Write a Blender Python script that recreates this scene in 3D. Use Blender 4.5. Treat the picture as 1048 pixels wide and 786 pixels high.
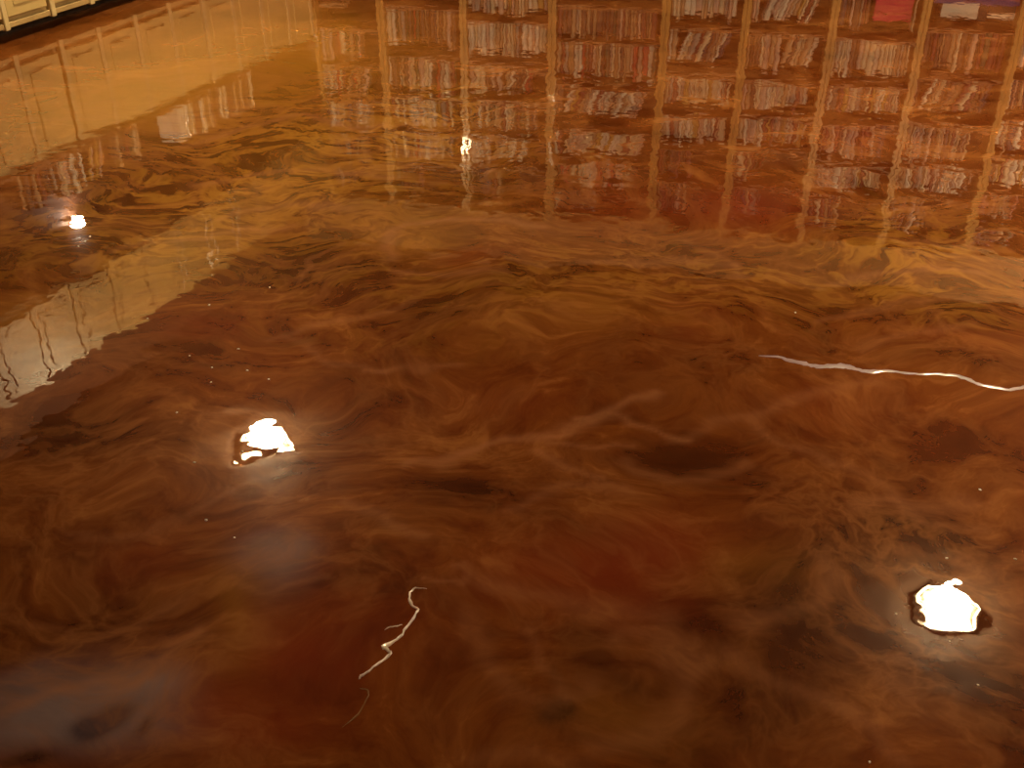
import bpy, bmesh, math, random
import numpy as np
from mathutils import Vector, Matrix

for o in list(bpy.data.objects):
    bpy.data.objects.remove(o, do_unlink=True)
scene = bpy.context.scene
COL = scene.collection
rnd = random.Random(11)

# ------------------------------------------------------------------ camera
W, H = 1048.0, 786.0
F = 1100.0                       # focal length in pixels
PITCH = math.radians(32.5)       # looking down at the floor
CAMH = 1.62
cam_d = bpy.data.cameras.new('camera')
cam_d.sensor_fit = 'HORIZONTAL'
cam_d.sensor_width = 36.0
cam_d.lens = F / W * 36.0
cam_d.clip_start = 0.02
cam = bpy.data.objects.new('camera', cam_d)
COL.objects.link(cam)
cam.location = (0, 0, CAMH)
cam.rotation_euler = (math.pi / 2 - PITCH, 0, 0)
scene.camera = cam

# ------------------------------------------------------------------ world + exposure
world = bpy.data.worlds.new('world')
scene.world = world
world.use_nodes = True
world.node_tree.nodes['Background'].inputs[0].default_value = (1.0, 0.72, 0.42, 1)
world.node_tree.nodes['Background'].inputs[1].default_value = 0.02
vs = scene.view_settings
vs.view_transform = 'Standard'
vs.look = 'None'
vs.exposure = 3.5
vs.gamma = 1.0
vs.use_curve_mapping = False

LAMP_STRENGTH = 76.0
CEIL_Z = 2.80

# ------------------------------------------------------------------ room frame (plan view)
SP, CP = math.sin(PITCH), math.cos(PITCH)

def ray(px, py):
    v = (py - H / 2) / F
    return (px - W / 2) / F, CP - v * SP, SP + v * CP        # right, forward, down

def floor_at(px, py):
    r, f, d = ray(px, py)
    t = CAMH / d
    return r * t, f * t

U = Vector((0.398, 0.917)).normalized()      # run of the cream cabinets, away from the viewer
L0 = Vector((-2.837, 6.03))                  # a point on the cabinets' front
WD = Vector((0.979, -0.205)).normalized()    # run of the bookcases, to the right
B0 = Vector((-1.55, 9.12))                   # a point on the bookcases' front

def hit(p0, d, px, py):
    """where the mirrored ray meets a vertical plane: (distance along the plane, height)"""
    r, f, dn = ray(px, py)
    # r*s = p0x + d.x*k ; f*s = p0y + d.y*k
    det = -r * d.y + d.x * f
    s = (-p0.x * d.y + d.x * p0.y) / det
    k = (r * p0.y - f * p0.x) / det
    return k, dn * s - CAMH

RZ_L = math.atan2(U.y, U.x)
RZ_B = math.atan2(WD.y, WD.x)

# ------------------------------------------------------------------ materials
MATS = {}

def newmat(name):
    m = bpy.data.materials.new(name)
    m.use_nodes = True
    MATS[name] = m
    nt = m.node_tree
    return m, nt, nt.nodes['Principled BSDF']

def mixcol(nt, fac, a, b, blend='MIX'):
    n = nt.nodes.new('ShaderNodeMix')
    n.data_type = 'RGBA'
    n.blend_type = blend
    for sock, val in ((0, fac), (6, a), (7, b)):
        if hasattr(val, 'is_linked') or isinstance(val, bpy.types.NodeSocket):
            nt.links.new(val, n.inputs[sock])
        elif sock == 0:
            n.inputs[0].default_value = val
        else:
            n.inputs[sock].default_value = (*val, 1)
    return n.outputs[2]

def math_n(nt, op, a, b=None, c=None, clamp=False):
    n = nt.nodes.new('ShaderNodeMath')
    n.operation = op
    n.use_clamp = clamp
    for i, v in enumerate((a, b, c)):
        if v is None:
            continue
        if isinstance(v, bpy.types.NodeSocket):
            nt.links.new(v, n.inputs[i])
        else:
            n.inputs[i].default_value = v
    return n.outputs[0]

def noise(nt, vec, scale, detail=2.0, rough=0.5, dist=0.0, out=0):
    n = nt.nodes.new('ShaderNodeTexNoise')
    n.inputs['Scale'].default_value = scale
    n.inputs['Detail'].default_value = detail
    n.inputs['Roughness'].default_value = rough
    n.inputs['Distortion'].default_value = dist
    if vec is not None:
        nt.links.new(vec, n.inputs['Vector'])
    return n.outputs[out]

def ramp(nt, fac, stops):
    n = nt.nodes.new('ShaderNodeValToRGB')
    cr = n.color_ramp
    while len(cr.elements) < len(stops):
        cr.elements.new(0.5)
    for e, (p, c) in zip(cr.elements, stops):
        e.position = p
        e.color = (*c, 1) if len(c) == 3 else c
    nt.links.new(fac, n.inputs[0])
    return n.outputs[0]

def simple(name, colour, rough=0.5, var=0.12, scale=6.0, stretch=(1, 1, 1), coat=0.0, bump=0.0, metallic=0.0):
    m, nt, b = newmat(name)
    tc = nt.nodes.new('ShaderNodeTexCoord')
    mp = nt.nodes.new('ShaderNodeMapping')
    mp.inputs['Scale'].default_value = stretch
    nt.links.new(tc.outputs['Object'], mp.inputs[0])
    nz = noise(nt, mp.outputs[0], scale, 4.0, 0.6)
    lo = tuple(c * (1 - var * 2) for c in colour)
    hi = tuple(min(1, c * (1 + var)) for c in colour)
    col = ramp(nt, nz, [(0.3, lo), (0.7, hi)])
    nt.links.new(col, b.inputs['Base Color'])
    b.inputs['Roughness'].default_value = rough
    b.inputs['Metallic'].default_value = metallic
    b.inputs['Coat Weight'].default_value = coat
    b.inputs['Coat Roughness'].default_value = 0.08
    if bump:
        bn = nt.nodes.new('ShaderNodeBump')
        bn.inputs['Strength'].default_value = 1.0
        bn.inputs['Distance'].default_value = bump
        nt.links.new(nz, bn.inputs['Height'])
        nt.links.new(bn.outputs[0], b.inputs['Normal'])
    return m

simple('cream_paint', (0.53, 0.40, 0.165), 0.45, 0.05, 5.0)
simple('tan_paint', (0.24, 0.155, 0.052), 0.45, 0.06, 5.0)
simple('cream_stile', (0.58, 0.46, 0.235), 0.42, 0.05, 5.0)
simple('tan_rail', (0.42, 0.29, 0.12), 0.5, 0.10, 8.0)
simple('dark_toe', (0.030, 0.012, 0.008), 0.6, 0.2, 10.0)
simple('worktop', (0.20, 0.085, 0.030), 0.3, 0.15, 7.0, (1, 8, 1))
simple('oak', (0.50, 0.30, 0.085), 0.38, 0.16, 3.0, (9, 9, 0.7), coat=0.3)
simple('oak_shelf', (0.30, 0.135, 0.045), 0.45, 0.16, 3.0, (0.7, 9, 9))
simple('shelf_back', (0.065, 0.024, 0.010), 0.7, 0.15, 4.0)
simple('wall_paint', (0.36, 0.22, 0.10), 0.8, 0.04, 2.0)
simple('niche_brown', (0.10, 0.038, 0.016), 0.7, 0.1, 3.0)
simple('ceiling_paint', (0.08, 0.045, 0.024), 0.85, 0.04, 2.0)
simple('trim_white', (0.85, 0.78, 0.66), 0.35, 0.02, 3.0)
simple('baffle', (0.10, 0.08, 0.06), 0.5, 0.05, 3.0)
simple('red_card', (0.55, 0.004, 0.06), 0.45, 0.06, 6.0)
simple('black_card', (0.012, 0.010, 0.012), 0.4, 0.1, 6.0)
simple('white_card', (0.62, 0.58, 0.52), 0.45, 0.06, 6.0)
simple('blue_card', (0.045, 0.035, 0.20), 0.4, 0.1, 6.0)
simple('brown_card', (0.30, 0.14, 0.06), 0.6, 0.1, 6.0)
simple('painted_glint', (0.88, 0.82, 0.74), 0.3, 0.02, 6.0)  # pale colour for the highlight on a bookcase post
simple('vein_lilac', (0.40, 0.29, 0.34), 0.35, 0.15, 25.0, coat=1.0)
simple('vein_white_glint', (0.85, 0.62, 0.50), 0.3, 0.3, 30.0, coat=1.0)  # whitish vein, brightened to carry the ridge's glint in its colour
simple('resin_clear', (0.20, 0.09, 0.03), 0.15, 0.1, 20.0, coat=1.0)

simple('sparkle_white', (0.97, 0.93, 0.85), 0.3, 0.01, 20.0, coat=1.0)  # lamp sparkle put into the nibs' near-white colour

m, nt, b = newmat('lamp_glow')
b.inputs['Base Color'].default_value = (0.9, 0.85, 0.75, 1)
b.inputs['Emission Color'].default_value = (1.0, 0.76, 0.43, 1)
b.inputs['Emission Strength'].default_value = LAMP_STRENGTH
m, nt, b = newmat('puck_glow')
b.inputs['Emission Color'].default_value = (1.0, 0.86, 0.66, 1)
b.inputs['Emission Strength'].default_value = 22.0

def book_material(name, source, gloss):
    m, nt, b = newmat(name)
    if source == 'object':
        oi = nt.nodes.new('ShaderNodeObjectInfo')
        col = oi.outputs['Color']
    else:
        at = nt.nodes.new('ShaderNodeAttribute')
        at.attribute_name = 'cover'
        col = at.outputs['Color']
    tc = nt.nodes.new('ShaderNodeTexCoord')
    nz = noise(nt, tc.outputs['Object'], 5.0, 3.0)
    c2 = mixcol(nt, math_n(nt, 'MULTIPLY', nz, 0.5), col, (0.05, 0.03, 0.02))
    nt.links.new(c2, b.inputs['Base Color'])
    b.inputs['Roughness'].default_value = 0.09 if gloss else 0.5
    b.inputs['Coat Weight'].default_value = 1.0 if gloss else 0.0
    return m

book_material('cover', 'object', False)
book_material('cover_glossy', 'object', True)
book_material('cover_many', 'attr', False)
simple('pages', (0.66, 0.52, 0.33), 0.8, 0.1, 12.0)

# ------------------------------------------------------------------ mesh helpers
def box_into(bm, x0, x1, y0, y1, z0, z1, mi=0, bevel=0.0):
    vs_ = [bm.verts.new((x, y, z)) for z in (z0, z1) for y in (y0, y1) for x in (x0, x1)]
    fs = []
    for q in ((0, 2, 3, 1), (4, 5, 7, 6), (0, 1, 5, 4), (2, 6, 7, 3), (0, 4, 6, 2), (1, 3, 7, 5)):
        f = bm.faces.new([vs_[i] for i in q])
        f.material_index = mi
        fs.append(f)
    if bevel > 0:
        es = list({e for f in fs for e in f.edges})
        r = bmesh.ops.bevel(bm, geom=es, offset=bevel, segments=1, affect='EDGES')
    return fs

def finish(name, bm, mats, parent=None, smooth=False):
    bmesh.ops.recalc_face_normals(bm, faces=bm.faces[:])
    me = bpy.data.meshes.new(name)
    bm.to_mesh(me)
    bm.free()
    for mm in (mats if isinstance(mats, (list, tuple)) else [mats]):
        me.materials.append(MATS[mm])
    if smooth:
        for p in me.polygons:
            p.use_smooth = True
    return link(name, me, parent)

def link(name, me, parent=None):
    o = bpy.data.objects.new(name, me)
    COL.objects.link(o)
    if parent is not None:
        o.parent = parent
    return o

def box(name, dims, mat, parent=None, bevel=0.0):
    bm = bmesh.new()
    box_into(bm, *dims, bevel=bevel)
    return finish(name, bm, mat, parent)

def tag(o, label, cat, group=None):
    o['label'] = label
    o['category'] = cat
    if group:
        o['group'] = group
    return o

def thing(name, label, cat, loc, rz=0.0, group=None):
    o = bpy.data.objects.new(name, None)
    o.empty_display_size = 0.1
    COL.objects.link(o)
    o.location = loc
    o.rotation_euler = (0, 0, rz)
    return tag(o, label, cat, group)

def struct(o):
    o['kind'] = 'structure'
    return o

# ------------------------------------------------------------------ noise on arrays (for the floor's pigment zones and undulation)
def vnoise(x, y, seed):
    xi = np.floor(x).astype(np.int64)
    yi = np.floor(y).astype(np.int64)
    xf, yf = x - xi, y - yi
    def hsh(a, b_):
        h = (a * 374761393 + b_ * 668265263 + seed * 974711) & 0x7fffffff
        h = ((h ^ (h >> 13)) * 1274126177) & 0x7fffffff
        return ((h ^ (h >> 16)) & 0xffff) / 65535.0
    u = xf * xf * xf * (xf * (xf * 6 - 15) + 10)
    v = yf * yf * yf * (yf * (yf * 6 - 15) + 10)
    a, b_, c, d = hsh(xi, yi), hsh(xi + 1, yi), hsh(xi, yi + 1), hsh(xi + 1, yi + 1)
    return (a * (1 - u) + b_ * u) * (1 - v) + (c * (1 - u) + d * u) * v

def fbm(x, y, seed, octs=4):
    s, amp, tot = 0.0, 1.0, 0.0
    for k in range(octs):
        s = s + amp * vnoise(x * 2 ** k + 17.3 * k, y * 2 ** k - 9.1 * k, seed + k)
        tot += amp
        amp *= 0.5
    return s / tot

# ------------------------------------------------------------------ floor: poured resin with marbled pigment
def axis(pts):
    out = []
    for (a, b_, step0, step1) in pts:
        x = a
        while x < b_ - 1e-6:
            out.append(x)
            x += step0 + (step1 - step0) * (x - a) / (b_ - a)
    out.append(pts[-1][1])
    return np.array(out)

XS = axis([(-7.5, -3.6, 0.5, 0.05), (-3.6, -1.7, 0.03, 0.011), (-1.7, 1.9, 0.011, 0.011), (1.9, 4.3, 0.011, 0.03), (4.3, 8.5, 0.05, 0.5)])
YS = axis([(-5.0, 1.0, 0.6, 0.06), (1.0, 3.0, 0.009, 0.012), (3.0, 7.6, 0.012, 0.03), (7.6, 11.5, 0.05, 0.3)])
GX, GY = np.meshgrid(XS, YS)
NX, NY = len(XS), len(YS)
gx, gy = GX.ravel(), GY.ravel()

# pigment zones, with some reflections and falloff painted in, each at its own place on the floor (photo pixel -> floor point, size in pixels -> size on the floor)
wx = gx + 0.10 * (fbm(gx * 2.6, gy * 2.6, 3) - 0.5) * 2
wy = gy + 0.10 * (fbm(gx * 2.6, gy * 2.6, 9) - 0.5) * 2
wx2 = gx + 0.05 * (fbm(gx * 7, gy * 7, 31, 3) - 0.5) * 2
wy2 = gy + 0.05 * (fbm(gx * 7, gy * 7, 37, 3) - 0.5) * 2

def blob(field, px, py, rx, ry, s):
    cx, cy = floor_at(px, py)
    ex, _ = floor_at(px + rx, py)
    _, ey0 = floor_at(px, py - ry)
    _, ey1 = floor_at(px, py + ry)
    ax, ay = abs(ex - cx), abs(ey0 - ey1) / 2
    q = ((wx - cx) / ax) ** 2 + ((wy - cy) / ay) ** 2
    field += s * np.exp(-q * 1.1)

def stroke(field, pts, wpx, s, soft=1.0):
    """a wisp of pigment along a path"""
    P = [floor_at(*p) for p in pts]
    # width in metres from the width in pixels, measured across at the middle of the path
    mid = pts[len(pts) // 2]
    k = CAMH / ray(*mid)[2] / F
    wm = wpx * k * 1.3
    best = np.full(gx.shape, 1e9)
    for i in range(len(P) - 1):
        ax, ay = P[i]
        bx, by = P[i + 1]
        dx, dy = bx - ax, by - ay
        t = np.clip(((wx2 - ax) * dx + (wy2 - ay) * dy) / (dx * dx + dy * dy + 1e-9), 0, 1)
        d = np.hypot(wx2 - ax - t * dx, (wy2 - ay - t * dy))
        best = np.minimum(best, d)
    field += s * np.exp(-(best / wm) ** 2)

red = np.zeros_like(gx)
dark = np.zeros_like(gx)
gold = np.zeros_like(gx)
lav = np.zeros_like(gx)
wisp = np.zeros_like(gx)
for a in ((610, 590, 130, 55, .9), (690, 560, 60, 40, .5), (760, 215, 80, 28, .9), (480, 262, 50, 12, .8), (250, 735, 120, 55, .8),
          (350, 640, 80, 50, .5), (140, 575, 60, 25, .35), (300, 640, 60, 30, .4), (1000, 350, 60, 18, .5), (620, 215, 60, 30, .5),
          (880, 140, 60, 15, .4), (520, 400, 90, 30, .3), (860, 420, 90, 30, .3), (700, 320, 60, 25, .35), (210, 330, 50, 20, .4)):
    blob(red, *a)
for a in ((300, 275, 80, 26, .8), (60, 440, 90, 40, .7), (100, 640, 110, 50, .6), (820, 640, 110, 60, .8), (1010, 690, 70, 80, .9), (600, 655, 40, 30, .6),
          (640, 690, 60, 22, .6), (560, 745, 25, 15, .7), (780, 740, 110, 40, .5), (900, 560, 120, 40, .5), (1000, 370, 70, 16, .6), (700, 480, 60, 16, .5),
          (470, 500, 60, 18, .5), (390, 535, 25, 12, .5), (900, 235, 90, 20, .3), (40, 215, 60, 20, .5), (20, 265, 50, 18, .6), (150, 365, 90, 18, .5),
          (180, 450, 80, 30, .4), (700, 640, 60, 40, .4), (900, 520, 150, 60, .4), (960, 610, 120, 90, .6), (870, 700, 140, 60, .5), (1000, 470, 90, 40, .3), (60, 560, 90, 40, .3), (300, 480, 60, 20, .35), (960, 330, 70, 12, .4)):  # lower-right blobs paint light falloff into the pigment, against the lamp's halo
    blob(dark, *a)
for a in ((250, 60, 190, 60, .9), (120, 110, 120, 40, .7), (330, 45, 25, 25, .7), (330, 170, 150, 60, .6), (60, 330, 70, 30, .7), (850, 255, 70, 16, .4), (420, 240, 60, 25, .5),
          (240, 620, 30, 40, .4), (170, 250, 140, 30, .5), (900, 300, 120, 20, .3), (560, 300, 120, 30, .25), (630, 735, 80, 40, .25), (780, 585, 70, 30, .3)):
    blob(gold, *a)  # upper-left gold paints the mirrored cream cabinets into the pigment
for a in ((50, 735, 80, 35, 1.0), (110, 720, 60, 40, .8), (285, 570, 30, 26, .8), (150, 760, 60, 30, .6), (20, 690, 50, 25, .6), (150, 300, 0.1, 0.1, 0)):
    if a[4]:
        blob(lav, *a)
for a in ((108, 750, 20, 15, 1.6), (152, 762, 12, 13, 1.2), (45, 785, 22, 10, 1.3), (565, 742, 16, 12, 1.0), (555, 700, 10, 10, 0.6)):
    blob(dark, *a)
ripple_shine = np.zeros_like(gx)  # where ripple reflections are painted as gold and dark bands
for a in ((300, 170, 180, 80, 1.0), (940, 270, 130, 60, 1.0), (110, 220, 110, 60, .7), (450, 120, 90, 50, .6), (620, 280, 150, 40, .5), (420, 300, 120, 50, .4), (760, 290, 80, 30, .4)):
    blob(ripple_shine, *a)
STROKES = [
    ([(398, 262), (396, 245), (420, 230), (450, 224), (490, 222), (530, 226), (555, 234)], 6, .8),
    ([(310, 285), (312, 268), (330, 256), (352, 250)], 3, .5),
    ([(400, 275), (430, 280), (480, 281), (520, 274)], 5, .5),
    ([(410, 478), (450, 466), (500, 452), (550, 444), (600, 430), (640, 418), (668, 402)], 6, .75),
    ([(580, 428), (630, 430), (670, 436), (705, 444)], 4, .7),
    ([(560, 450), (600, 454), (640, 453)], 4, .5),
    ([(550, 462), (580, 478), (615, 488)], 5, .5),
    ([(640, 470), (660, 480), (690, 490), (720, 482), (760, 470)], 7, .45),
    ([(520, 520), (560, 506), (600, 496), (640, 500)], 6, .45),
    ([(355, 510), (390, 520), (410, 540), (430, 545)], 7, .5),
    ([(470, 575), (478, 590), (470, 605), (440, 598)], 4, .5),
    ([(0, 733), (50, 720), (100, 704), (140, 690), (170, 668), (200, 648)], 7, .7),
    ([(60, 545), (110, 552), (160, 545), (210, 520), (250, 500)], 5, .3),
    ([(0, 620), (40, 640), (90, 645), (150, 640), (190, 620)], 6, .25),
    ([(250, 595), (300, 605), (340, 598)], 4, .4),
    ([(480, 640), (500, 680), (520, 715), (560, 725), (600, 700)], 12, .4),
    ([(600, 760), (640, 750), (690, 730), (710, 690), (680, 660), (640, 650)], 11, .4),
    ([(490, 600), (560, 612), (630, 625), (690, 640), (720, 680)], 10, .4),
    ([(540, 655), (560, 680), (575, 710)], 7, .35),
    ([(760, 640), (800, 625), (840, 610), (850, 580), (830, 560)], 11, .4),
    ([(740, 670), (790, 700), (850, 715), (900, 745), (930, 770)], 10, .35),
    ([(480, 770), (540, 765), (600, 786)], 9, .3),
    ([(770, 430), (790, 440), (820, 458), (845, 472)], 6, .4),
    ([(690, 445), (730, 432), (765, 425), (800, 408), (850, 400), (900, 392)], 6, .4),
    ([(880, 520), (930, 515), (980, 512)], 10, .35),
    ([(600, 270), (650, 268), (700, 266), (750, 270)], 5, .5),
    ([(700, 250), (740, 262), (752, 285)], 6, .35),
    ([(280, 345), (330, 335), (380, 325), (420, 312)], 5, .4),
    ([(300, 345), (350, 370), (400, 380)], 5, .35),
    ([(380, 380), (420, 376), (470, 378)], 5, .4),
    ([(190, 150), (250, 130), (310, 118), (360, 130), (420, 128)], 5, .5),
    ([(200, 190), (260, 178), (330, 172), (400, 182)], 5, .5),
    ([(230, 225), (290, 208), (360, 212)], 5, .5),
    ([(120, 255), (180, 245), (240, 240), (300, 228)], 5, .5),
    ([(860, 290), (910, 280), (960, 276), (1010, 280)], 5, .5),
    ([(840, 330), (880, 322), (930, 310), (990, 305)], 5, .45),
    ([(880, 360), (930, 340), (1000, 332)], 5, .35),
    ([(930, 250), (980, 248), (1040, 255)], 4, .45),
    ([(860, 470), (910, 500), (940, 530), (1000, 540)], 8, .3),
    ([(930, 560), (960, 580), (1000, 590), (1040, 570)], 9, .3),
]
for pts, wpx, s in STROKES:
    stroke(wisp, pts, wpx, s)

def zone(f):
    return np.clip(f, 0, 1)

# gentle undulation of the cured resin, with a few stronger pour marks
hz = (fbm(gx * 1.1, gy * 1.1, 51, 2) - 0.5) * 0.0022
hz += (fbm(gx * 3.5, gy * 3.5, 61, 2) - 0.5) * 0.0006
def dimple(px, py, r, dep, ex=1.0):
    global hz
    cx, cy = floor_at(px, py)
    q = ((gx - cx) / r) ** 2 + ((gy - cy) / (r * ex)) ** 2
    hz = hz + dep * np.exp(-q)
for a in ((240, 425, .035, -.0005), (232, 478, .035, .0005), (310, 462, .035, .0005), (275, 480, .06, -.0005), (255, 455, .02, .0002)):
    dimple(*a)
edge = np.clip(np.minimum.reduce([gx + 7.0, 8.0 - gx, gy + 4.5, 11.0 - gy]) / 0.3, 0, 1)
hz = hz * edge

verts = np.column_stack([gx, gy, hz]).astype(np.float32)
ii, jj = np.meshgrid(np.arange(NX - 1), np.arange(NY - 1))
q0 = (jj * NX + ii).ravel()
quads = np.column_stack([q0, q0 + 1, q0 + 1 + NX, q0 + NX]).astype(np.int32)
fm = bpy.data.meshes.new('floor')
fm.vertices.add(len(verts))
fm.vertices.foreach_set('co', verts.ravel())
fm.loops.add(quads.size)
fm.loops.foreach_set('vertex_index', quads.ravel())
fm.polygons.add(len(quads))
fm.polygons.foreach_set('loop_start', np.arange(0, quads.size, 4, dtype=np.int32))
fm.polygons.foreach_set('use_smooth', np.ones(len(quads), dtype=bool))
fm.update(calc_edges=True)
for nm, fld in (('red', red), ('dark', dark), ('gold', gold), ('lavender', lav), ('wisp', wisp), ('ripple_shine', ripple_shine)):
    at = fm.attributes.new(nm, 'FLOAT', 'POINT')
    at.data.foreach_set('value', zone(fld).astype(np.float32))

# --- resin material
m, nt, b = newmat('marbled_resin')
tc = nt.nodes.new('ShaderNodeTexCoord')
co = tc.outputs['Object']
def attr(nm):
    a = nt.nodes.new('ShaderNodeAttribute')
    a.attribute_name = nm
    return a.outputs['Fac']
def vadd(v, nvec, amt):
    s = nt.nodes.new('ShaderNodeVectorMath'); s.operation = 'SUBTRACT'
    nt.links.new(nvec, s.inputs[0]); s.inputs[1].default_value = (0.5, 0.5, 0.5)
    k = nt.nodes.new('ShaderNodeVectorMath'); k.operation = 'SCALE'
    nt.links.new(s.outputs[0], k.inputs[0]); k.inputs['Scale'].default_value = amt
    a = nt.nodes.new('ShaderNodeVectorMath'); a.operation = 'ADD'
    nt.links.new(v, a.inputs[0]); nt.links.new(k.outputs[0], a.inputs[1])
    return a.outputs[0]
w1 = vadd(co, noise(nt, co, 1.3, 2.0, 0.5, 0.0, 1), 0.8)
w2 = vadd(w1, noise(nt, w1, 4.5, 3.0, 0.55, 0.0, 1), 0.22)
mp = nt.nodes.new('ShaderNodeMapping')
mp.inputs['Rotation'].default_value = (0, 0, math.radians(-38))
mp.inputs['Scale'].default_value = (2.2, 9.0, 1.0)
nt.links.new(w2, mp.inputs[0])
fibre = noise(nt, mp.outputs[0], 2.0, 5.0, 0.62, 0.0)
flow0 = noise(nt, w2, 2.8, 8.0, 0.66, 0.0)
flow = math_n(nt, 'ADD', math_n(nt, 'MULTIPLY', flow0, 0.68), math_n(nt, 'MULTIPLY', fibre, 0.32))
cloud = noise(nt, w1, 1.6, 3.0, 0.5, 0.0)
# ridges: thin light wisps where the warped noise crosses its middle
rd = noise(nt, w2, 3.2, 5.0, 0.6, 0.0)
ridge = math_n(nt, 'SUBTRACT', 1.0, math_n(nt, 'MULTIPLY', math_n(nt, 'ABSOLUTE', math_n(nt, 'SUBTRACT', rd, 0.5)), 8.0), clamp=True)
ridge = math_n(nt, 'MULTIPLY', ridge, ridge)
base = ramp(nt, flow, [(0.29, (0.045, 0.011, 0.003)), (0.46, (0.155, 0.044, 0.012)), (0.55, (0.24, 0.080, 0.021)), (0.64, (0.41, 0.172, 0.052))])
base = mixcol(nt, math_n(nt, 'MULTIPLY', attr('red'), 0.70), base, (0.25, 0.046, 0.020))
base = mixcol(nt, math_n(nt, 'MULTIPLY', attr('gold'), 0.7), base, (0.47, 0.235, 0.042))
lavc = mixcol(nt, flow, (0.15, 0.105, 0.115), (0.42, 0.32, 0.34))
base = mixcol(nt, math_n(nt, 'MULTIPLY', attr('lavender'), 0.85), base, lavc)
base = mixcol(nt, math_n(nt, 'MULTIPLY', attr('dark'), 0.9), base, (0.30, 0.27, 0.33), 'MULTIPLY')
# crowded wavy bands: reflections off ripple crests painted into the pigment
mw = nt.nodes.new('ShaderNodeMapping')
mw.inputs['Scale'].default_value = (0.9, 2.6, 1.0)
nt.links.new(w2, mw.inputs[0])
wn = noise(nt, mw.outputs[0], 1.5, 5.0, 0.62)
ws = math_n(nt, 'MULTIPLY', math_n(nt, 'SINE', math_n(nt, 'MULTIPLY', wn, 46.0)), math_n(nt, 'MULTIPLY_ADD', noise(nt, w1, 5.0, 3.0, 0.6), 3.0, -0.6, clamp=True))
lift = math_n(nt, 'MULTIPLY', math_n(nt, 'POWER', math_n(nt, 'MULTIPLY_ADD', ws, 0.5, 0.5, clamp=True), 2.5), attr('ripple_shine'), clamp=True)
sink = math_n(nt, 'MULTIPLY', math_n(nt, 'POWER', math_n(nt, 'MULTIPLY_ADD', ws, -0.5, 0.5, clamp=True), 2.0), attr('ripple_shine'), clamp=True)
base = mixcol(nt, math_n(nt, 'MULTIPLY', sink, 0.68), base, (0.075, 0.024, 0.005))
base = mixcol(nt, math_n(nt, 'MULTIPLY', lift, 0.72), base, (0.52, 0.27, 0.055))
rfac = math_n(nt, 'MULTIPLY', ridge, math_n(nt, 'MULTIPLY_ADD', cloud, 1.6, -0.45, clamp=True), clamp=True)
base = mixcol(nt, math_n(nt, 'MULTIPLY', rfac, 0.7), base, (0.47, 0.205, 0.070))
wf = math_n(nt, 'MULTIPLY', attr('wisp'), math_n(nt, 'MULTIPLY_ADD', flow, 1.6, -0.05, clamp=True), clamp=True)
base = mixcol(nt, math_n(nt, 'MULTIPLY', wf, 0.8), base, (0.49, 0.225, 0.100))
hs = nt.nodes.new('ShaderNodeHueSaturation')
hs.inputs['Value'].default_value = 0.70
hs.inputs['Saturation'].default_value = 1.04
hs.inputs['Hue'].default_value = 0.494
nt.links.new(base, hs.inputs['Color'])
nt.links.new(hs.outputs[0], b.inputs['Base Color'])
b.inputs['Metallic'].default_value = 0.10
b.inputs['Roughness'].default_value = 0.45
b.inputs['Coat Weight'].default_value = 1.0
b.inputs['Specular IOR Level'].default_value = 0.0
b.inputs['Coat IOR'].default_value = 1.75
b.inputs['Coat Roughness'].default_value = 0.008
bn = nt.nodes.new('ShaderNodeBump')
bn.inputs['Strength'].default_value = 1.0
bn.inputs['Distance'].default_value = 0.001
rip = math_n(nt, 'ADD', noise(nt, co, 8.0, 2.0, 0.45), math_n(nt, 'MULTIPLY', noise(nt, co, 19.0, 1.0, 0.5), 0.10))
nt.links.new(rip, bn.inputs['Height'])
nt.links.new(bn.outputs[0], b.inputs['Coat Normal'])
fm.materials.append(m)
floor = struct(link('floor', fm))

# raised streaks and tiny nibs in the resin
def vein(pts, mat, name='resin_vein', hgt=0.0012):
    """pts: (px, py, width px); a thin domed tapering ridge of pigment lying in the floor"""
    fine = [pts[0]]
    for a, c in zip(pts, pts[1:]):          # ragged edge between the given points
        for t in (0.33, 0.67, 1.0):
            j = 0.0 if t == 1.0 else 0.45
            fine.append((a[0] + (c[0] - a[0]) * t + rnd.uniform(-j, j), a[1] + (c[1] - a[1]) * t + rnd.uniform(-j, j),
                         (a[2] + (c[2] - a[2]) * t) * rnd.uniform(0.75, 1.25)))
    pts = fine
    P = []
    for (px, py, w) in pts:
        x, y = floor_at(px, py)
        k = CAMH / ray(px, py)[2] / F
        P.append((x, y, w * k))
    bm = bmesh.new()
    rows = []
    for i, (x, y, w) in enumerate(P):
        a = P[max(0, i - 1)]
        c = P[min(len(P) - 1, i + 1)]
        d = Vector((c[0] - a[0], c[1] - a[1])).normalized()
        n = Vector((-d.y, d.x))
        # a streak running across the view looks thin because the floor recedes: widen it to its real width
        asp = 1.0 / max(0.25, ray(pts[i][0], pts[i][1])[2])
        ww = w * (abs(n.y) * asp + abs(n.x)) / 2
        hh = hgt * min(1, ww / 0.004)
        rows.append([bm.verts.new((x + n.x * ww * t, y + n.y * ww * t, z)) for t, z in ((-1, -0.0015), (-.6, hh * .7), (0, hh), (.6, hh * .7), (1, -0.0015))])
    for r0, r1 in zip(rows, rows[1:]):
        for j in range(4):
            bm.faces.new((r0[j], r0[j + 1], r1[j + 1], r1[j]))
    bm.faces.new(rows[0])
    bm.faces.new(rows[-1])
    o = finish(name, bm, mat, floor, smooth=True)
    # sit on the undulating surface
    for v in o.data.vertices:
        v.co.z += floor_z(v.co.x, v.co.y)
    return o

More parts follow.
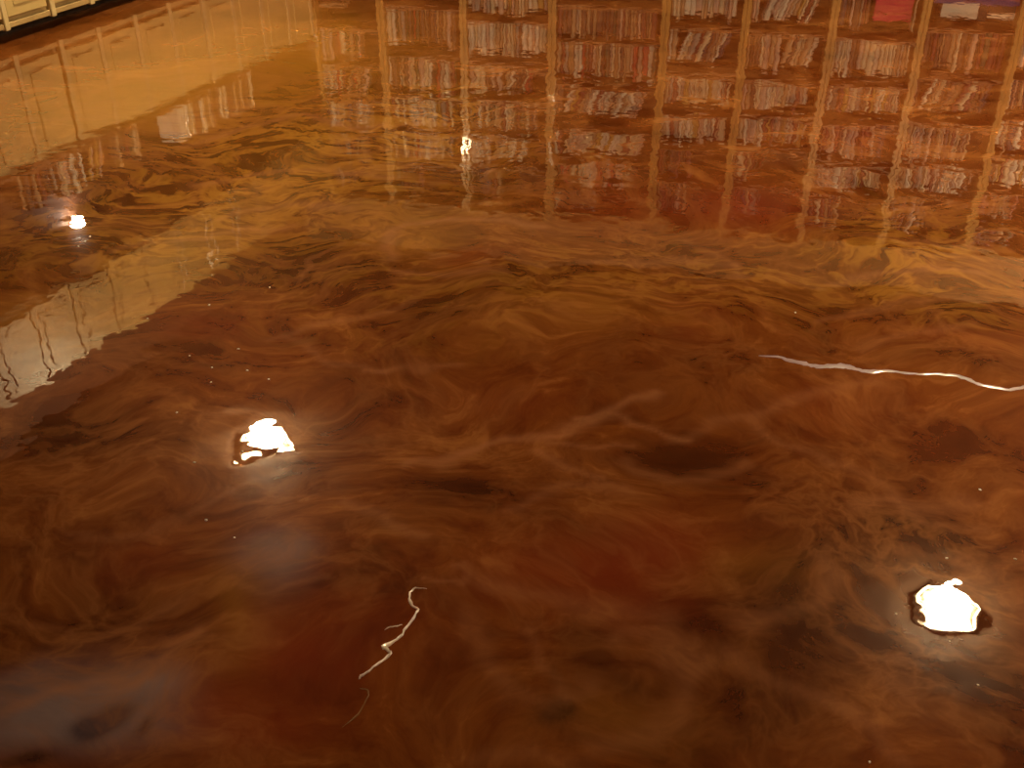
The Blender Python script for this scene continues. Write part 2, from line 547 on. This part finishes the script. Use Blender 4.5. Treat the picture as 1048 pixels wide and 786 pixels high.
HZ = hz.reshape(NY, NX)
def floor_z(x, y):
    i = int(np.clip(np.searchsorted(XS, x) - 1, 0, NX - 2))
    j = int(np.clip(np.searchsorted(YS, y) - 1, 0, NY - 2))
    a = (x - XS[i]) / (XS[i + 1] - XS[i])
    c = (y - YS[j]) / (YS[j + 1] - YS[j])
    return float((HZ[j, i] * (1 - a) + HZ[j, i + 1] * a) * (1 - c) + (HZ[j + 1, i] * (1 - a) + HZ[j + 1, i + 1] * a) * c)

V1 = [(60, 125, .8), (130, 128, 2), (180, 143, 3.2), (225, 152, 5), (245, 158, 2.6), (275, 164, 4), (320, 163, 5), (370, 162, 5.2), (410, 170, 4), (445, 181, 2.6),
      (480, 184, 3.6), (530, 180, 3.4), (570, 183, 2.2), (620, 190, 2), (680, 193, 2.2), (740, 193, 3), (790, 197, 3.4), (830, 208, 3.6), (880, 230, 3),
      (940, 242, 2.8), (995, 252, 2.6), (1025, 246, 2.6), (1050, 240, 3), (1090, 246, 2)]
o = vein([(760 + x / 3.64, 330 + y / 3.64, w * 1.2) for x, y, w in V1], 'vein_lilac')
o['label'] = 'jagged lilac-white streak in the resin'
s = 2.994
V2 = [(260, 235, .6), (225, 232, 1.6), (208, 245, 2.4), (206, 265, 3), (214, 285, 3), (235, 298, 2.4), (222, 320, 2.6), (205, 345, 2.6), (190, 362, 3), (183, 378, 2.6), (160, 395, 2.4),
      (128, 412, 5.5), (140, 422, 3.2), (150, 432, 3.4), (125, 455, 2.6), (95, 475, 2.2), (75, 492, 2.4), (58, 502, 3.4), (52, 512, 1)]
o = vein([(350 + x / s, 524 + y / s, w * .95) for x, y, w in V2], 'vein_white_glint')
o['label'] = 'crooked whitish streak in the resin, glint painted in'
V3 = [(55, 540, .8), (78, 545, 2.2), (82, 560, 2), (70, 585, 1.8), (50, 620, 1.8), (20, 645, 1.4), (0, 660, .6)]
vein([(350 + x / s, 524 + y / s, w) for x, y, w in V3], 'resin_clear')
V4 = [(130, 362, .5), (148, 352, 1.6), (168, 350, 1.4), (185, 345, .6)]
vein([(350 + x / s, 524 + y / s, w) for x, y, w in V4], 'vein_white_glint')

bm = bmesh.new()
bmesh.ops.create_icosphere(bm, subdivisions=3, radius=1.0)
bmesh.ops.delete(bm, geom=[v for v in bm.verts if v.co.z < -0.35], context='VERTS')
nib = finish('nib_sparkle', bm, 'sparkle_white', floor, smooth=True)  # whitened nibs stand in for sparkles of lamp light
NIBS = [(194, 364), (217, 376), (216, 391), (181, 422), (244, 357), (253, 379), (276, 294), (214, 312), (151, 326), (199, 473), (248, 462), (80, 252), (87, 247), (92, 242),
        (211, 532), (240, 550), (1003, 501), (917, 628), (1039, 572), (1001, 701), (890, 780), (969, 571), (814, 320), (972, 656), (270, 429), (275, 388)]
for i, (px, py) in enumerate(NIBS):
    o = nib if i == 0 else nib.copy()
    if i:
        COL.objects.link(o)
    x, y = floor_at(px, py)
    r = CAMH / ray(px, py)[2] / F * rnd.uniform(0.8, 1.3)
    o.location = (x, y, floor_z(x, y))
    o.scale = (r * 1.3, r, r * 0.7)
    o.rotation_euler = (0, 0, rnd.uniform(0, 3))

# ------------------------------------------------------------------ walls and ceiling
corner_k = 0.0
WALL_L_OFF = 0.62      # wall behind the cabinets
WALL_B_OFF = 0.34      # wall behind the bookcases
NL = Vector((-U.y, U.x))
NB = Vector((-WD.y, WD.x))
LW = L0 + NL * WALL_L_OFF
BW = B0 + NB * WALL_B_OFF
def cross_pt(p, d, q, e):
    den = d.x * e.y - d.y * e.x
    t = ((q.x - p.x) * e.y - (q.y - p.y) * e.x) / den
    return p + d * t
C0 = cross_pt(LW, U, BW, WD)
C1 = C0 + WD * 9.2
C3 = C0 - U * 11.0
RD = Vector((-0.10, -1.0)).normalized()
C2 = cross_pt(C1, RD, C3, Vector((1, 0)))
def wall(name, a, b_, mat, thick=0.1):
    d = (b_ - a)
    n = Vector((-d.y, d.x)).normalized()
    bm = bmesh.new()
    pts = [a, b_, b_ + n * thick, a + n * thick]
    lo = [bm.verts.new((p.x, p.y, -0.02)) for p in pts]
    hi = [bm.verts.new((p.x, p.y, CEIL_Z)) for p in pts]
    bm.faces.new(lo[::-1]); bm.faces.new(hi)
    for i in range(4):
        j = (i + 1) % 4
        bm.faces.new((lo[i], lo[j], hi[j], hi[i]))
    return struct(finish(name, bm, mat))
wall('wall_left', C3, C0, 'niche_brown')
wall('wall_back', C0, C1, 'wall_paint')
wall('wall_right', C1, C2, 'wall_paint')
wall('wall_front', C2, C3, 'wall_paint')
bm = bmesh.new()
fc = [bm.verts.new((p.x, p.y, z)) for z in (CEIL_Z, CEIL_Z + 0.1) for p in (C0, C1, C2, C3)]
for q in ((0, 1, 2, 3), (7, 6, 5, 4), (0, 4, 5, 1), (1, 5, 6, 2), (2, 6, 7, 3), (3, 7, 4, 0)):
    bm.faces.new([fc[i] for i in q])
struct(finish('ceiling', bm, 'ceiling_paint'))

# ------------------------------------------------------------------ ceiling lamps
def lathe_into(bm, prof, n=40, mi=0, close=False):
    rings = []
    for (r, z) in prof:
        rings.append([bm.verts.new((r * math.cos(2 * math.pi * k / n), r * math.sin(2 * math.pi * k / n), z)) for k in range(n)])
    for a, c in zip(rings, rings[1:]):
        for k in range(n):
            f = bm.faces.new((a[k], a[(k + 1) % n], c[(k + 1) % n], c[k]))
            f.material_index = mi
    if close:
        bm.faces.new(rings[0]); bm.faces.new(rings[-1])

def lamp_at(x, y, label, r=0.108):
    t = thing('ceiling_lamp', label, 'ceiling lamp', (x, y, CEIL_Z), 0, 'round ceiling lamps')
    bm = bmesh.new()
    lathe_into(bm, [(r + .075, 0.0), (r + .072, -0.018), (r + .058, -0.028), (r + .042, -0.026), (r + .040, -0.012), (r + .04, 0.0)])
    finish('trim_ring', bm, 'trim_white', t, True)
    bm = bmesh.new()
    lathe_into(bm, [(r + .04, -0.001), (r + .04, -0.010), (r, -0.010), (r, -0.001)])
    finish('baffle', bm, 'baffle', t, True)
    bm = bmesh.new()
    lathe_into(bm, [(r, -0.002), (r, -0.040), (r * .97, -0.066), (r * .88, -0.090), (r * .70, -0.111), (r * .45, -0.124), (r * .2, -0.129), (0.004, -0.130)], close=True)
    finish('diffuser', bm, 'lamp_glow', t, True)
    return t

def ceil_at(px, py):
    r, f, d = ray(px, py)
    t = (CAMH + CEIL_Z) / d
    return r * t, f * t
xa, ya = ceil_at(270, 453)
xb, yb = ceil_at(969, 620)
lamp_at(xa, ya, 'round ceiling lamp mirrored in the floor left of the middle')
lamp_at(xb, yb, 'round ceiling lamp mirrored in the floor at lower right')
for x, y, l in ((-3.6, -2.6, 'round ceiling lamp behind the viewer on the left'),
                (2.4, -2.8, 'round ceiling lamp behind the viewer on the right'),
                (5.0, 6.9, 'added unseen ceiling lamp brightening the last bookcases on the right')):  # last one is out of view, added to brighten the bookcases
    lamp_at(x, y, l)

# ------------------------------------------------------------------ cream cabinets along the left wall
BAY = 0.335
NB_BAYS = 4
UW = BAY * NB_BAYS
k_end = (cross_pt(L0, U, B0, WD) - L0).length      # where the cabinets meet the bookcases' line
N_UNITS = 5
k_start = k_end - 0.02 - UW * N_UNITS
# line the stiles up with the one seen at pixel (58, 38)
k_ref, _ = hit(L0, U, 58, 42)
shift = ((k_ref - k_start) / BAY) % 1.0
k_start -= (1 - shift) * BAY if shift > 0.5 else -shift * BAY
k_start -= BAY if k_start + UW * N_UNITS > k_end - 0.01 else 0
Z_TOP = 0.735
UP0, UP1 = 1.49, 2.06
CAB_DESC = ['farthest, in the corner by the bookcases', 'second from the corner', 'third from the corner', 'fourth from the corner', 'nearest to the viewer']

def lpos(k, off=0.0, z=0.0):
    p = L0 + U * k + NL * off
    return (p.x, p.y, z)

def box_mesh(name, dims, mat, bevel):
    bm = bmesh.new()
    box_into(bm, *dims, bevel=bevel)
    bmesh.ops.recalc_face_normals(bm, faces=bm.faces[:])
    me = bpy.data.meshes.new(name)
    bm.to_mesh(me); bm.free()
    me.materials.append(MATS[mat])
    return me

def door_mesh(w, h, mat='cream_paint'):
    fr = 0.045
    return (box_mesh('door', (0, w, 0, 0.022, 0, h), mat, 0.004),
            box_mesh('door_panel', (fr + .01, w - fr - .01, -0.006, 0.004, fr + .01, h - fr - .01), mat, 0.004))

def put_door(meshes, parent, loc):
    d = link('door', meshes[0], parent)
    d.location = loc
    link('door_panel', meshes[1], d)

dm_lo = door_mesh(BAY - 0.0375, 0.56)
dm_up = door_mesh(BAY - 0.008, UP1 - UP0 - 0.06, 'tan_paint')

for i in range(N_UNITS):
    k0 = k_start + UW * (N_UNITS - 1 - i)
    t = thing('base_cabinet', f'cream base cabinet with narrow doors, {CAB_DESC[i]}', 'cabinet', lpos(k0), RZ_L, 'cream base cabinets')
    box('carcass', (0.001, UW - 0.001, 0.022, 0.58, 0.078, 0.70), 'tan_rail', t)
    box('plinth', (0.001, UW - 0.001, 0.16, 0.56, 0.0, 0.077), 'dark_toe', t)
    box('bottom_rail', (0.001, UW - 0.001, -0.004, 0.0215, 0.075, 0.104), 'tan_rail', t, 0.003)
    stm = None
    for j in range(NB_BAYS + (1 if i == 0 else 0)):
        bm = bmesh.new()
        box_into(bm, -0.018, 0.018, -0.014, 0.0215, 0.066, 0.700, bevel=0.004)
        so = finish('stile', bm, 'cream_stile', t)
        so.location = (j * BAY + (0.0 if j else 0.019) - (0.019 if j == NB_BAYS else 0), 0, 0)
    for j in range(NB_BAYS):
        put_door(dm_lo, t, (j * BAY + 0.019, -0.009, 0.132))
    # wall cabinets above
    t = thing('wall_cabinet', f'tan wall cabinet above the niche, {CAB_DESC[i]}', 'cabinet', lpos(k0, 0, UP0), RZ_L, 'tan wall cabinets')
    hh = UP1 - UP0
    box('carcass', (0.001, UW - 0.001, 0.022, 0.615, 0.0, hh), 'tan_paint', t)
    for j in range(NB_BAYS):
        put_door(dm_up, t, (j * BAY + 0.004, -0.001, 0.03))
wt = box('worktop', (0, UW * N_UNITS, -0.025, 0.60, 0.701, Z_TOP), 'worktop', None, 0.004)
wt.location = lpos(k_start)
wt.rotation_euler = (0, 0, RZ_L)
tag(wt, 'long brown worktop along the top of the cream base cabinets', 'worktop')

# ------------------------------------------------------------------ books
def book_bm(bm, sx=1.0, sy=1.0, sz=1.0, M=None, layer=None, col=None):
    """unit book: thickness along x, depth along y (spine at y=0), height along z; cover boards, rounded spine and page block"""
    parts = [((0, .10, 0.10, 1, 0, 1), 0), ((.90, 1, 0.10, 1, 0, 1), 0), ((.10, .90, .045, .965, .02, .98), 1)]
    fs = []
    start = len(bm.verts)
    for d, mi in parts:
        fs += box_into(bm, *d, mi=mi)
    # spine: a slightly rounded strip
    prof = [(0, .11), (0.0, .07), (.08, .038), (.25, .011), (.5, 0), (.75, .011), (.92, .038), (1.0, .07), (1, .11)]
    lo = [bm.verts.new((x, y, 0)) for x, y in prof]
    hi = [bm.verts.new((x, y, 1)) for x, y in prof]
    for i in range(len(prof) - 1):
        f = bm.faces.new((lo[i], lo[i + 1], hi[i + 1], hi[i]))
        f.smooth = True
        fs.append(f)
    bm.verts.ensure_lookup_table()
    for v in bm.verts[start:]:
        c = Vector((v.co.x * sx, v.co.y * sy, v.co.z * sz))
        v.co = M @ c if M is not None else c
    if layer is not None:
        for f in fs:
            for lp in f.loops:
                lp[layer] = (*col, 1)

def book_mesh(mat):
    bm = bmesh.new()
    book_bm(bm)
    bmesh.ops.recalc_face_normals(bm, faces=bm.faces[:])
    me = bpy.data.meshes.new('book')
    bm.to_mesh(me); bm.free()
    me.materials.append(MATS[mat]); me.materials.append(MATS['pages'])
    return me
BM_PLAIN, BM_GLOSS = book_mesh('cover'), book_mesh('cover_glossy')

PAL = {'white': (0.78, 0.72, 0.62), 'cream': (0.70, 0.58, 0.40), 'pale pink': (0.60, 0.42, 0.34), 'tan': (0.46, 0.30, 0.16), 'grey': (0.34, 0.30, 0.27),
       'brown': (0.17, 0.075, 0.035), 'dark brown': (0.07, 0.03, 0.016), 'maroon': (0.18, 0.025, 0.020), 'red': (0.50, 0.05, 0.03), 'black': (0.022, 0.018, 0.016),
       'dark green': (0.05, 0.07, 0.03), 'navy': (0.035, 0.04, 0.09), 'ochre': (0.52, 0.33, 0.07)}
MIX = {'light': ['white'] * 4 + ['cream'] * 4 + ['pale pink'] * 3 + ['tan'] * 2 + ['grey', 'brown', 'ochre', 'maroon'],
       'mid': ['white'] * 2 + ['cream'] * 3 + ['pale pink'] * 3 + ['tan'] * 3 + ['brown'] * 3 + ['maroon', 'grey', 'dark brown', 'navy', 'dark green', 'red'],
       'dark': ['cream', 'pale pink', 'tan', 'tan', 'grey'] + ['brown'] * 5 + ['dark brown'] * 4 + ['maroon'] * 3 + ['black', 'navy', 'dark green']}
ORD = ['first', 'second', 'third', 'fourth', 'fifth', 'sixth', 'seventh', 'eighth', 'ninth', 'tenth', 'eleventh', 'twelfth', 'thirteenth', 'fourteenth', 'fifteenth',
       'sixteenth', 'seventeenth', 'eighteenth', 'nineteenth', 'twentieth', 'twenty-first', 'twenty-second', 'twenty-third', 'twenty-fourth', 'twenty-fifth',
       'twenty-sixth', 'twenty-seventh', 'twenty-eighth', 'twenty-ninth', 'thirtieth', 'thirty-first', 'thirty-second', 'thirty-third', 'thirty-fourth', 'thirty-fifth']
BOOKS = []        # every book: dict(loc, rot, dims, colour name, gloss, label, group, score)

def add_book(origin, rz, x, y, z, t, d, h, lean, colour, gloss, label, group, score):
    c, s_ = math.cos(rz), math.sin(rz)
    BOOKS.append(dict(loc=(origin[0] + c * x - s_ * y, origin[1] + s_ * x + c * y, origin[2] + z), rot=(0, lean, rz), dims=(t, d, h),
                      colour=colour, gloss=gloss, label=label, group=group, score=score))

def fill_row(origin, rz, x0, x1, z, hmax, depth, style, mix, where, group, score, gloss=0.0, fill=1.0, hfac=0.8, front=0.03):
    """books from left to right on one shelf"""
    x = x0 + 0.003
    end = x0 + (x1 - x0) * fill - 0.003
    n = 0
    lean_state = 0
    while True:
        t = rnd.choice((0.016, 0.02, 0.024, 0.028, 0.032, 0.038, 0.046))
        h = min(hmax - 0.012, hmax * hfac * rnd.uniform(0.84, 1.12))
        d = min(depth - front - 0.02, h * rnd.uniform(0.66, 0.76))
        colour = rnd.choice(MIX[mix])
        gl = rnd.random() < gloss
        a = 0.0
        if style == 'slant' and n >= 2:
            a = 0.34
        elif style == 'mixed' and lean_state > 0:
            a = 0.26
        if a > 0:
            if lean_state != 2:        # first of a leaning run: leave room for its top
                x += h * math.sin(a)
                lean_state = 2
                href = h
            if h > href:
                h = href
            need = t / math.cos(a) + 0.001
            if x + t * math.cos(a) + 0.002 > end:
                break
        else:
            need = t + 0.0008
            if x + need > end:
                break
        if n >= len(ORD):
            break
        lab = f'{colour} book, {ORD[n]} from left, {where}'
        add_book(origin, rz, x, front + rnd.uniform(0, 0.02), z + 0.001, t, d, h, -a, colour, gl, lab, group, score * t * h)
        x += need
        n += 1
        if style == 'mixed' and lean_state == 0 and n > 4 and rnd.random() < 0.16:
            lean_state = 1
    return x

# ------------------------------------------------------------------ bookcases along the back
POSTS = [318, 388, 473, 565, 683, 766, 857, 951, 1052]
PK = [hit(B0, WD, p, 0)[0] for p in POSTS]
PK.append(PK[-1] + 0.75)
BC_DEPTH = 0.30
BC_H = 2.22
NAMES = ['first bookcase from the corner', 'second bookcase from the corner', 'third bookcase from the corner', 'fourth bookcase from the corner', 'fifth bookcase from the corner',
         'sixth bookcase from the corner', 'bookcase holding the red box', 'bookcase holding the blue box', 'last bookcase on the right']
DESC = ['oak bookcase in the corner beside the cream cabinets', 'oak bookcase second from the corner with stacked books low down',
        'oak bookcase third from the corner, left of the widest bookcase', 'widest oak bookcase with shiny slanting books, fourth from the corner',
        'oak bookcase fifth from the corner, right of the widest bookcase', 'oak bookcase just left of the one holding the red box',
        'oak bookcase with a red box on a low shelf', 'oak bookcase with a blue box and black cases on a low shelf', 'last oak bookcase at the right end of the row']
# y pixel (in the mirrored view) of each shelf surface, bottom to top
SHELF_PX = [[-15, 33, 70, 106, 140], [-36, 11, 62, 102, 140], [-25, 26, 71, 108, 145], [-30, 11, 47, 91, 137, 172], [-16, 33, 81, 120, 158], [-14, 39, 88, 124, 162],
            [-12, 45, 93, 133, 174], [-11, 36, 88, 133, 176], [-12, 40, 88, 130, 170]]
STYLE = [  # (style, mix, gloss, fill, hfac) for the visible shelves, bottom to top
    [('stack', 'dark', .1, .9, .8), ('up', 'mid', 0, .7, .8), ('mixed', 'mid', 0, .9, .8), ('up', 'mid', 0, .8, .8), ('up', 'dark', 0, .8, .8)],
    [('stack', 'light', .3, .8, .8), ('up', 'mid', 0, .95, .72), ('up', 'mid', 0, .95, .86), ('up', 'light', .2, .9, .86), ('up', 'mid', .2, .9, .8)],
    [('up', 'light', 0, 1, .78), ('up', 'light', 0, 1, .74), ('mixed', 'mid', 0, .9, .74), ('up', 'mid', .2, .9, .8), ('mixed', 'light', .3, .8, .8)],
    [('stack', 'light', .6, .8, .8), ('up', 'dark', .05, 1, .9), ('up', 'mid', .05, 1, .84), ('slant', 'light', .5, .95, .72), ('slant', 'light', .5, .95, .74), ('up', 'mid', .2, .9, .7)],
    [('mixed', 'light', 0, 1, .78), ('slant', 'mid', 0, .9, .74), ('up', 'light', 0, .95, .74), ('up', 'light', 0, .95, .8), ('up', 'dark', 0, .5, .8)],
    [('slant', 'light', 0, .95, .76), ('mixed', 'mid', 0, .98, .74), ('up', 'light', 0, .95, .74), ('up', 'light', 0, .98, .78), ('mixed', 'dark', 0, .5, .8)],
    [('box', 'dark', 0, .35, .8), ('up', 'light', 0, .98, .76), ('up', 'light', 0, .98, .72), ('up', 'mid', .2, .9, .86), ('up', 'light', .4, .95, .72)],
    [('box2', 'dark', 0, 0, .8), ('up', 'dark', 0, .98, .78), ('slant', 'mid', .3, .98, .80), ('up', 'mid', .15, .8, .9), ('up', 'light', .4, .95, .72)],
    [('up', 'mid', 0, .95, .76), ('up', 'mid', 0, .95, .76), ('mixed', 'mid', 0, .95, .76), ('up', 'mid', 0, .9, .8), ('up', 'light', 0, .9, .8)]]
UP = ['lowest shelf', 'second shelf up', 'third shelf up', 'fourth shelf up', 'fifth shelf up', 'sixth shelf up', 'seventh shelf up', 'eighth shelf up', 'ninth shelf up']

def bpos(k, off=0.0, z=0.0):
    p = B0 + WD * k + NB * off
    return (p.x, p.y, z)

TH = 0.026
for i in range(len(PK) - 1):
    k0, k1 = PK[i] + 0.001, PK[i + 1] - 0.001
    w = k1 - k0
    xm = (POSTS[i] + (POSTS[i + 1] if i + 1 < len(POSTS) else POSTS[i] + 90)) / 2
    org = bpos(k0)
    t = thing('bookcase', DESC[i], 'bookcase', org, RZ_B, 'oak bookcases along the back wall')
    zs = [hit(B0, WD, xm, py)[1] for py in SHELF_PX[i]]
    shelf_z = list(zs)
    while shelf_z[0] > 0.36:
        shelf_z.insert(0, shelf_z[0] - min(0.33, max(0.27, (shelf_z[0] - 0.09) / round(max(1, (shelf_z[0] - 0.09) / 0.31)))))
    n_low = len(shelf_z) - len(zs)
    while shelf_z[-1] < BC_H - 0.48:
        shelf_z.append(shelf_z[-1] + 0.30)
    sw = 0.030 if i != 3 else 0.034
    box('side_panel', (0, sw, 0, BC_DEPTH, 0, BC_H), 'oak', t, 0.003)
    box('side_panel', (w - sw, w, 0, BC_DEPTH, 0, BC_H), 'oak', t, 0.003)
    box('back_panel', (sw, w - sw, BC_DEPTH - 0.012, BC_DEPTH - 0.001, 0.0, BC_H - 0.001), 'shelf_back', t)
    box('top_board', (sw, w - sw, 0.001, BC_DEPTH - 0.013, BC_H - 0.03, BC_H), 'oak', t, 0.003)
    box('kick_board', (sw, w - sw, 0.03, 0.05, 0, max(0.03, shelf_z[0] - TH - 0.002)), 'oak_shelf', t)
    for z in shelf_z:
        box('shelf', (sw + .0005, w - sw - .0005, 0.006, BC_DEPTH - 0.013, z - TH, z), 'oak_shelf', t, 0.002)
    # books
    for r, z in enumerate(shelf_z):
        ztop = (shelf_z[r + 1] - TH if r + 1 < len(shelf_z) else BC_H - 0.03)
        hmax = ztop - z
        v = r - n_low
        if 0 <= v < len(STYLE[i]):
            st, mix, gl, fill, hf = STYLE[i][v]
        else:
            st, mix, gl, fill, hf = ('mixed', 'mid', 0, 0.9, 0.78) if v < 0 else ('up', 'dark', 0, 0.45, 0.70)  # upper shelves get fewer, darker books to imitate the fading light
        if v >= 2:
            gl = max(gl, 0.45)
        hf_ = hf if hmax < 0.40 else hf * 0.40 / hmax
        score = 1.0
        if v < 0:
            score = 0.0        # out of the mirrored view
        elif v == 0:
            score = 1.4
        else:
            score = max(0.05, 1.4 - 0.33 * v)
        where = f'{UP[r]}, {NAMES[i]}'
        grp = 'books on the back bookcases'
        if st == 'stack':
            xx = sw + 0.02
            n = 0
            while xx + 0.24 < w - sw:
                zz = z + 0.001
                for q in range(rnd.randint(4, 7)):
                    tt = rnd.uniform(0.02, 0.04)
                    if zz + tt > ztop - 0.01 or n >= len(ORD):
                        break
                    hh = rnd.uniform(0.19, 0.23)
                    colour = rnd.choice(MIX[mix])
                    add_book(org, RZ_B, xx, 0.03 + rnd.uniform(0, .02), zz + tt, tt, 0.16, hh, math.pi / 2, colour, rnd.random() < gl,
                             f'{colour} book lying flat, {ORD[n]} of the stacks, {where}', grp, score * tt * hh)
                    zz += tt + 0.0006
                    n += 1
                xx += 0.25
            continue
        if st == 'box':
            fill_row(org, RZ_B, sw, sw + (w - 2 * sw) * .38, z, hmax, BC_DEPTH, 'up', 'dark', where, grp, score, hfac=.8)
            xr = hit(Vector(org[:2]), WD, 895, 15)[0]
            xr2 = hit(Vector(org[:2]), WD, 934, 15)[0]
            rb = thing('storage_box', 'bright red box on a low shelf of the right-hand bookcases', 'box', (0, 0, 0), RZ_B)
            c, s_ = math.cos(RZ_B), math.sin(RZ_B)
            rb.location = (org[0] + c * xr - s_ * .04, org[1] + s_ * xr + c * .04, z + .001)
            hh = min(hmax - .05, 0.235)
            box('body', (0, xr2 - xr, 0, .2, 0, hh * .78), 'red_card', rb, .003)
            box('lid', (-.003, xr2 - xr + .003, -.003, .203, hh * .78, hh), 'red_card', rb, .003)
            fill_row(org, RZ_B, xr2 + .012, w - sw, z, hmax, BC_DEPTH, 'up', 'light', where, grp, score, hfac=.8)
            continue
        if st == 'box2':
            c, s_ = math.cos(RZ_B), math.sin(RZ_B)
            def put(nm, lab, x, y, zz, dims, mat, lidmat=None):
                o = thing(nm, lab, 'box', (org[0] + c * x - s_ * y, org[1] + s_ * x + c * y, zz), RZ_B)
                dx, dy, dz = dims
                box('body', (0, dx, 0, dy, 0, dz * .72), mat, o, .003)
                box('lid', (-.002, dx + .002, -.002, dy + .002, dz * .72 + .0005, dz), lidmat or mat, o, .003)
                return o
            iw = w - 2 * sw
            bh = 0.11
            put('storage_box', 'long flat dark blue box on a low shelf under black cases', sw + .01, .03, z + .001, (iw - .02, .22, bh), 'blue_card')
            z2 = z + .0025 + bh
            put('storage_box', 'white box lying on the blue box, left of the black cases', sw + .075, .04, z2, (.255, .18, .10), 'white_card')
            put('storage_box', 'tall black case standing in the middle of the blue box', sw + .335, .04, z2, (.06, .18, .13), 'black_card')
            put('storage_box', 'black case with a white lid at the right of the blue box', sw + .40, .04, z2, (iw - .42, .18, .085), 'black_card', 'white_card')
            continue
        before = len(BOOKS)
        fill_row(org, RZ_B, sw, w - sw, z, hmax, BC_DEPTH, {'up': 'up', 'mixed': 'mixed', 'slant': 'slant'}[st], mix, where, grp, score, gl, fill, hf_)
        if i == 7 and v == 1:
            hb = max(bk['dims'][2] for bk in BOOKS[before:])
            c, s_ = math.cos(RZ_B), math.sin(RZ_B)
            bb = thing('storage_box', 'flat brown box lying on top of the dark books above the blue box', 'box', (org[0] + c * .12 - s_ * .04, org[1] + s_ * .12 + c * .04, z + hb + .003), RZ_B)
            bz = min(.06, ztop - (z + hb) - .008)
            box('body', (0, .31, 0, .15, 0, bz * .7), 'brown_card', bb, .002)
            box('lid', (-.002, .312, -.002, .152, bz * .7 + .0005, bz), 'brown_card', bb, .002)
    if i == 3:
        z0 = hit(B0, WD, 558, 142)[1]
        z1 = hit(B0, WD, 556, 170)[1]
        o = box('post_glint', (0.002, 0.030, -0.006, -0.0005, z0, z1), 'painted_glint', t, 0.002)  # pale strip standing in for the post's glint
        o['label'] = 'narrow pale strip painted as a glint on the post'

# books on the worktop, in the niche under the wall cabinets
ldir = U
orgL = lpos(k_start)
def kx(px, py):
    return hit(L0, U, px, py)[0] - k_start
for (pa, pb, mix, style, hf, where) in ((22, 58, 'dark', 'up', .29, 'worktop end nearest the viewer'), (60, 112, 'light', 'mixed', .36, 'pale group on the worktop'),
                                       (116, 150, 'dark', 'up', .31, 'dark group on the worktop'), (186, 216, 'light', 'up', .36, 'far pale group on the worktop'),
                                       (217, 262, 'mid', 'up', .36, 'farthest group on the worktop')):
    ya_ = 191 - .41 * pa
    yb_ = 191 - .41 * pb
    fill_row(orgL, RZ_L, kx(pa, ya_ + 4), kx(pb, yb_ + 4), Z_TOP, 0.74, 0.5, style, mix, where, 'books on the worktop', 2.0, 0.1, 1.0, hf, 0.02)

# small niche light
kk, zz = hit(L0 + NL * 0.56, U, 80, 230)
print('puck z', zz)
pt = thing('puck_light', 'small round bright light in the book niche above the worktop', 'lamp', lpos(kk, 0.56, UP0), RZ_L)
bm = bmesh.new(); lathe_into(bm, [(0.05, -0.001), (0.05, -0.02), (0.042, -0.026)], 24); finish('housing', bm, 'trim_white', pt, True)
bm = bmesh.new(); lathe_into(bm, [(0.042, -0.012), (0.04, -0.03), (0.02, -0.036), (0.003, -0.037)], 24, close=True); finish('diffuser', bm, 'puck_glow', pt, True)

# create the books: the 300 that show largest one by one, the rest as one mass
BOOKS.sort(key=lambda q: -q['score'])
N_SINGLE = 300
for q in BOOKS[:N_SINGLE]:
    o = bpy.data.objects.new('book', BM_GLOSS if q['gloss'] else BM_PLAIN)
    COL.objects.link(o)
    o.location = q['loc']
    o.rotation_euler = q['rot']
    o.scale = q['dims']
    o.color = (*PAL[q['colour']], 1)
    tag(o, q['label'], 'book', q['group'])
bm = bmesh.new()
lay = bm.loops.layers.float_color.new('cover')
for q in BOOKS[N_SINGLE:]:
    M = Matrix.Translation(q['loc']) @ Matrix.Rotation(q['rot'][2], 4, 'Z') @ Matrix.Rotation(q['rot'][1], 4, 'Y')
    book_bm(bm, *q['dims'], M=M, layer=lay, col=PAL[q['colour']])
o = finish('books', bm, ['cover_many', 'pages'])
tag(o, 'rows of mixed books filling the remaining shelves of the oak bookcases', 'books')
o['kind'] = 'stuff'
print('BOOKS', len(BOOKS), 'floor verts', len(verts), 'units', PK)
